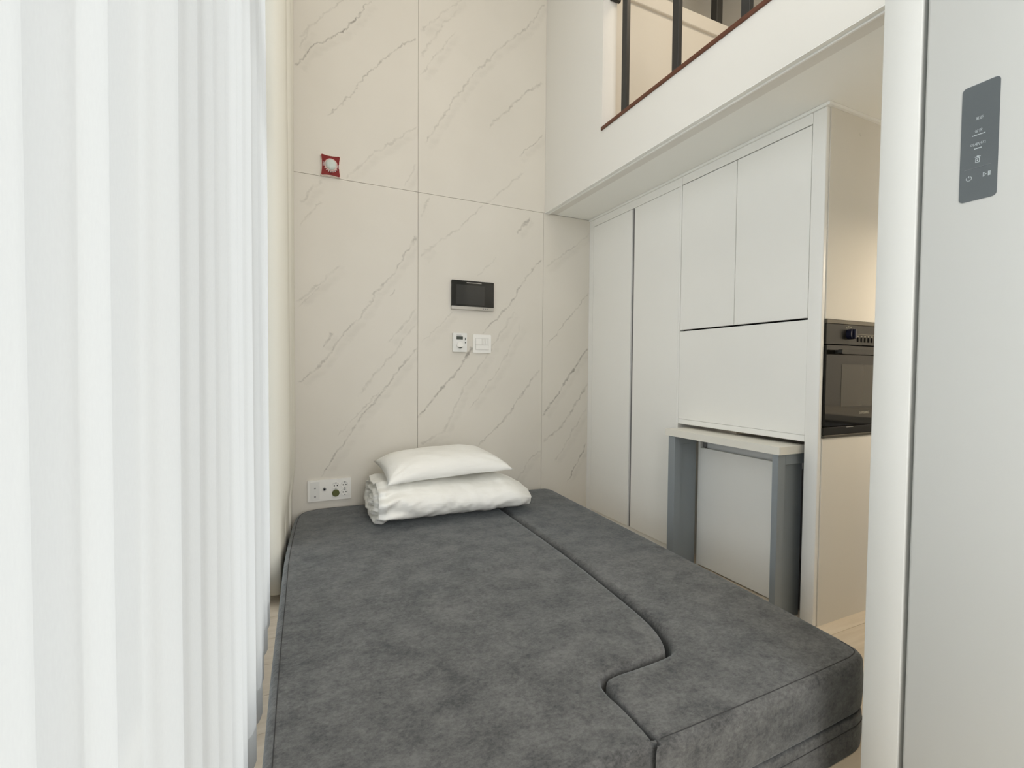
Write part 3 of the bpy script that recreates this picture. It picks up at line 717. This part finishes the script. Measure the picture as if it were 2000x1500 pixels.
# ================================================================ CURTAINS
def sheer():
    tips = [0.06, 0.17, 0.285, 0.395, 0.565, 0.69, 0.795, 0.93, 1.09, 1.26, 1.46, 1.65, 1.83, 2.02, 2.22, 2.43, 2.58, 2.72, 2.86]
    tips = [-0.66+0.12*k for k in range(6)] + tips  # stops short behind the camera; unseen bare glass added to let in light
    rnd = random.Random(3); amps = [(0.012 if y_ < 0.85 else 0.016)+0.008*rnd.random() for y_ in tips]
    pts = []
    for i in range(len(tips)-1):
        for k in range(24):
            t = k/24; ph = t*2*PI
            a = amps[i]*(1-t)+amps[i+1]*t
            y = tips[i] + (tips[i+1]-tips[i])*(t + 0.10*math.sin(2*ph)/2*1.0)
            c = math.cos(PI*t/0.2) if t < 0.2 else -1 + 2*(0.65*(t-0.2)/0.8 + 0.35*(1-math.cos(PI*(t-0.2)/0.8))/2)
            pts.append((y, a, c, i))
    pts.append((tips[-1], amps[-1], 1.0, len(tips)-1))
    bot, top, hem = 0.055, 4.30, 0.155
    zs = [bot + (hem-bot)*k/4 for k in range(5)] + [hem + (top-hem)*k/40 for k in range(1, 41)]
    def P(q, z):
        y, a, c, i = q; f = (top-z)/top
        amp = a*(0.75+0.35*f)
        e_ = min(1.0, max(0.0, (y-2.43)/0.12)); x = -0.120 - 0.118*e_*e_*(3-2*e_) + amp*c*(1-0.6*e_) + 0.010*nz(Vector((y*2.0, z*0.7, 1.0)))*f
        return Vector((x, y + 0.022*f*nz(Vector((y*1.7, z*0.55, 5.0))), z))
    bm = new_bm(); hm = new_bm()
    g_ = [[bm.verts.new(P(q, z)) for z in zs[4:]] for q in pts]
    h_ = [[hm.verts.new(P(q, z)) for z in zs[:5]] for q in pts]
    for G, B in ((g_, bm), (h_, hm)):
        for a, b in zip(G, G[1:]):
            for k in range(len(a)-1): B.faces.new((a[k], b[k], b[k+1], a[k+1]))
    return bm, hm
bs, hs_ = sheer()
sc_ = thing('sheer_curtain', 'floor-length white sheer curtain hanging in soft pleats across the tall window', 'curtain', (-0.142, 0.6, 0.055))
obj('voile', bs, SHEER, sc_, smooth=True)
obj('hem', hs_, HEM, sc_, smooth=True, label='doubled lower hem of the sheer')
def squeeze(x, y, z):
    lim = -0.062 + 0.062*max(0.0, (y-2.35)/0.65) - 0.012      # keeps clear of the sofa bed edge
    k = min(1.0, max(0.0, (0.62-z)/0.30)); k = k*k*(3-2*k)
    return x + (min(x, lim + 0.25*(x-lim) if x < lim else lim) - x)*k
def blackout():
    path = [(-0.20, 2.66), (-0.17, 2.56), (-0.115, 2.51), (-0.065, 2.50), (-0.022, 2.545), (-0.030, 2.62), (-0.10, 2.655), (-0.15, 2.70), (-0.10, 2.735), (-0.030, 2.735), (-0.004, 2.775), (-0.03, 2.83), (-0.12, 2.85), (-0.15, 2.90), (-0.10, 2.935), (-0.02, 2.935), (0.010, 2.985), (-0.02, 3.05), (-0.12, 3.075), (-0.19, 3.09)]
    P = catmull([(x, y_, 0) for x, y_ in path], 7)
    zs = [0.05 + 4.25*k/24 for k in range(25)]
    bm = new_bm(); G = []
    for p in P:
        G.append([bm.verts.new((squeeze(p.x, p.y, z) + 0.006*nz(Vector((p.x*4, p.y*4, z*0.6))) + 0.004*math.sin(p.y*20+z*1.2)*(1-z/4.3), p.y, z)) for z in zs])
    for a, b in zip(G, G[1:]):
        for k in range(len(a)-1): bm.faces.new((a[k], b[k], b[k+1], a[k+1]))
    return bm
bo = tag(obj('blackout_curtain', blackout(), BLACKOUT, smooth=True), 'beige blackout curtain drawn into a bundle against the marble wall', 'curtain')
so = bo.modifiers.new('thickness', 'SOLIDIFY'); so.thickness = 0.003
struct('trim_6', box(-0.23, 0.03, YF, BY-0.02, 4.302, ZT, 0.003, 1), WHITE)       # curtain rail box at the ceiling

# ================================================================ THINGS ON THE MARBLE WALL
yw = BY - 0.0005
def plate(bm, x0, x1, z0, z1, d0, d1, r):
    return add_prism(bm, rrect(x0, x1, z0, z1, r, 4), lambda u, v, d: Vector((u, yw-d0-d, v)), d1-d0)
mo = thing('video_intercom', 'black wall-mounted video intercom screen with silver lower edge', 'intercom', (1.1325, yw, 1.548))
obj('body', plate(new_bm(), 0.981, 1.286, 1.556, 1.744, 0.0, 0.014, 0.004), DARK, mo)
obj('screen', plate(new_bm(), 0.978, 1.289, 1.572, 1.748, 0.0142, 0.020, 0.003), GLASSB, mo)
lcd = obj('display', plate(new_bm(), 1.010, 1.218, 1.584, 1.718, 0.0202, 0.0206, 0.002), plain('dark_grey_screen', (0.040, 0.040, 0.038), 0.10), mo)
obj('lower_bezel', plate(new_bm(), 0.978, 1.289, 1.5495, 1.5715, 0.0, 0.0205, 0.002), SILVER, mo, label='silver strip along the lower edge')
obj('speaker_slit', plate(new_bm(), 1.085, 1.195, 1.7325, 1.7365, 0.0202, 0.0208, 0.001), SILVER, mo)
for k in range(3): obj('button', plate(new_bm(), 1.205+0.016*k, 1.213+0.016*k, 1.557, 1.564, 0.0206, 0.0215, 0.002), ALU, mo)

th = thing('thermostat', 'small white thermostat with grey screen and round dial, beside the light switch', 'thermostat', (1.04, yw, 1.257))
obj('body', plate(new_bm(), 0.990, 1.090, 1.257, 1.388, 0.0, 0.020, 0.005), PLASTICG, th)
obj('screen', plate(new_bm(), 1.014, 1.060, 1.343, 1.364, 0.0202, 0.0208, 0.001), LCD, th)
obj('dial', cyl((1.038, yw-0.026, 1.303), (0, 1, 0), 0.0225, 0.012, 32), PLASTIC, th, smooth=35)
bm = new_bm(); prev = None
for k in range(15):
    a = math.radians(205 + 130*k/14); t_ = math.sin(PI*k/14)
    q = [bm.verts.new((1.038+r*math.cos(a), yw-0.0322, 1.303+r*math.sin(a))) for r in (0.0218, 0.0218-0.008*t_-0.0004)]
    if prev: bm.faces.new((prev[0], prev[1], q[1], q[0]))
    prev = q
obj('dial_mark', bm, LCD, th)
for z in (1.352, 1.343, 1.322): obj('button', cyl((1.078, yw-0.0205, z), (0, 1, 0), 0.0042, 0.004, 14), LCD, th)
obj('mark', plate(new_bm(), 1.014, 1.050, 1.3705, 1.3735, 0.0201, 0.0204, 0.0005), ALU, th)

sw = thing('light_switch', 'square white light switch plate with slim rockers, right of the thermostat', 'switch', (1.206, yw, 1.254))
obj('plate', plate(new_bm(), 1.138, 1.274, 1.254, 1.383, 0.0, 0.009, 0.008), PLASTIC, sw)
obj('frame', plate(new_bm(), 1.156, 1.257, 1.276, 1.356, 0.0092, 0.0098, 0.002), plain('switch_shadow_line', (0.50, 0.49, 0.46), 0.5), sw)
obj('rocker', plate(new_bm(), 1.158, 1.255, 1.278, 1.309, 0.0099, 0.0135, 0.002), PLASTIC, sw)
obj('rocker', plate(new_bm(), 1.158, 1.204, 1.311, 1.354, 0.0099, 0.0135, 0.002), PLASTIC, sw)
for k in range(4): obj('rocker', plate(new_bm(), 1.2055+0.0126*k, 1.2168+0.0126*k, 1.311, 1.354, 0.0099, 0.0140, 0.001), PLASTIC, sw)

sk = thing('socket_plate', 'long white wall socket plate with four round sockets, one olive capped, above the bed', 'socket', (0.2, yw, 0.319))
obj('plate', plate(new_bm(), 0.074, 0.327, 0.319, 0.450, 0.0, 0.011, 0.006), PLASTIC, sk)
obj('module', plate(new_bm(), 0.090, 0.142, 0.330, 0.440, 0.0112, 0.0135, 0.002), PLASTICG, sk)
for z in (0.402, 0.350): obj('jack', plate(new_bm(), 0.112, 0.121, z-0.004, z+0.004, 0.0136, 0.0145, 0.001), ALU, sk)
ax = obj('aerial_socket', cyl((0.170, yw-0.0135, 0.392), (0, 1, 0), 0.010, 0.006, 20), ALU, sk)
obj('pin', cyl((0.170, yw-0.0178, 0.392), (0, 1, 0), 0.0045, 0.004, 12), DARK, ax)
for (cx, cz, cap) in ((0.236, 0.408, 0), (0.288, 0.410, 0), (0.236, 0.362, 1), (0.288, 0.364, 0)):
    if cap:
        obj('socket_cap', cyl((cx, yw-0.0145, cz), (0, 1, 0), 0.0215, 0.008, 28), OLIVE, sk, label='olive green cap plugged into one socket')
        continue
    bm = new_bm(); n_ = 28                       # ring wall with a recessed floor
    prof = [(0.0225, 0.0112), (0.0220, 0.0150), (0.0195, 0.0150), (0.0188, 0.0118), (0.0, 0.0118)]
    rg = []
    for r, d in prof[:-1]: rg.append([bm.verts.new((cx+r*math.cos(2*PI*k/n_), yw-d, cz+r*math.sin(2*PI*k/n_))) for k in range(n_)])
    for a, b in zip(rg, rg[1:]):
        for k in range(n_): bm.faces.new((a[k], a[(k+1) % n_], b[(k+1) % n_], b[k]))
    bm.faces.new(rg[-1]); bmesh.ops.recalc_face_normals(bm, faces=bm.faces)
    so_ = obj('socket', bm, PLASTIC, sk, smooth=40)
    for dx in (-0.0085, 0.0085): obj('pin_hole', cyl((cx+dx, yw-0.0121, cz-0.001), (0, 1, 0), 0.0034, 0.0008, 12), DARK, so_)
    for dz in (-0.0165, 0.0165): obj('earth_clip', box(cx-0.005, cx+0.005, yw-0.0145, yw-0.0119, cz+dz-0.002, cz+dz+0.002), ALU, so_)

al = thing('fire_alarm', 'red square fire alarm with round clear lens, high on the marble wall', 'alarm', (0.2115, yw, 2.30))
def bowed(x0, x1, z0, z1, bow, rc):
    out = []
    for u, v in rrect(x0, x1, z0, z1, rc, 4): out.append((u, v))
    dense = []
    for a, b in zip(out, out[1:]+out[:1]):
        n_ = 8 if math.hypot(b[0]-a[0], b[1]-a[1]) > 0.02 else 1
        dense += [(a[0]+(b[0]-a[0])*k/n_, a[1]+(b[1]-a[1])*k/n_) for k in range(n_)]
    cx, cz, hx, hz = (x0+x1)/2, (z0+z1)/2, (x1-x0)/2, (z1-z0)/2
    return [(u - (u-cx)/hx*bow*(1-((v-cz)/hz)**2), v - (v-cz)/hz*bow*(1-((u-cx)/hx)**2)) for u, v in dense]
fw = lambda d0: (lambda u, v, d: Vector((u, yw-d0-d, v)))
obj('rim', add_prism(new_bm(), bowed(0.1525, 0.2705, 2.300, 2.434, 0.007, 0.012), fw(0.0), 0.014), plain('pale_pink_rim', (0.78, 0.66, 0.58), 0.4), al)
fc = obj('face', add_prism(new_bm(), bowed(0.1565, 0.2665, 2.304, 2.430, 0.007, 0.010), fw(0.0142), 0.006), RED, al)
obj('lens_ring', cyl((0.2135, yw-0.0225, 2.370), (0, 1, 0), 0.037, 0.005, 36), plain('pink_lens_ring', (0.62, 0.42, 0.38), 0.35), al, smooth=35)
bm = new_bm(); bmesh.ops.create_uvsphere(bm, u_segments=28, v_segments=14, radius=0.032)
for v in bm.verts: v.co = Vector((0.2135+v.co.x, yw-0.0245-max(0.0, -v.co.y)*0.45, 2.371+v.co.z))
obj('lens', bm, DOME, al, smooth=True, label='clear faceted lens')
for k in range(7):
    a = math.radians(215+18*k); obj('rib', cyl((0.2135+0.041*math.cos(a), yw-0.0212, 2.370+0.041*math.sin(a)), (0, 1, 0), 0.0035, 0.004, 8), LETTER, al)
obj('lettering', text_bm('FIRE', 0.014, lambda u, v: (0.1715+v, yw-0.0208, 2.370-u)), LETTER, fc)
obj('lettering', text_bm('FIRE', 0.014, lambda u, v: (0.2545+v, yw-0.0208, 2.366-u)), LETTER, fc)
for i in range(3):
    for j in range(3): obj('sounder_hole', cyl((0.206+0.006*i, yw-0.0206, 2.317+0.004*j), (0, 1, 0), 0.0014, 0.0006, 8), DARK, al)
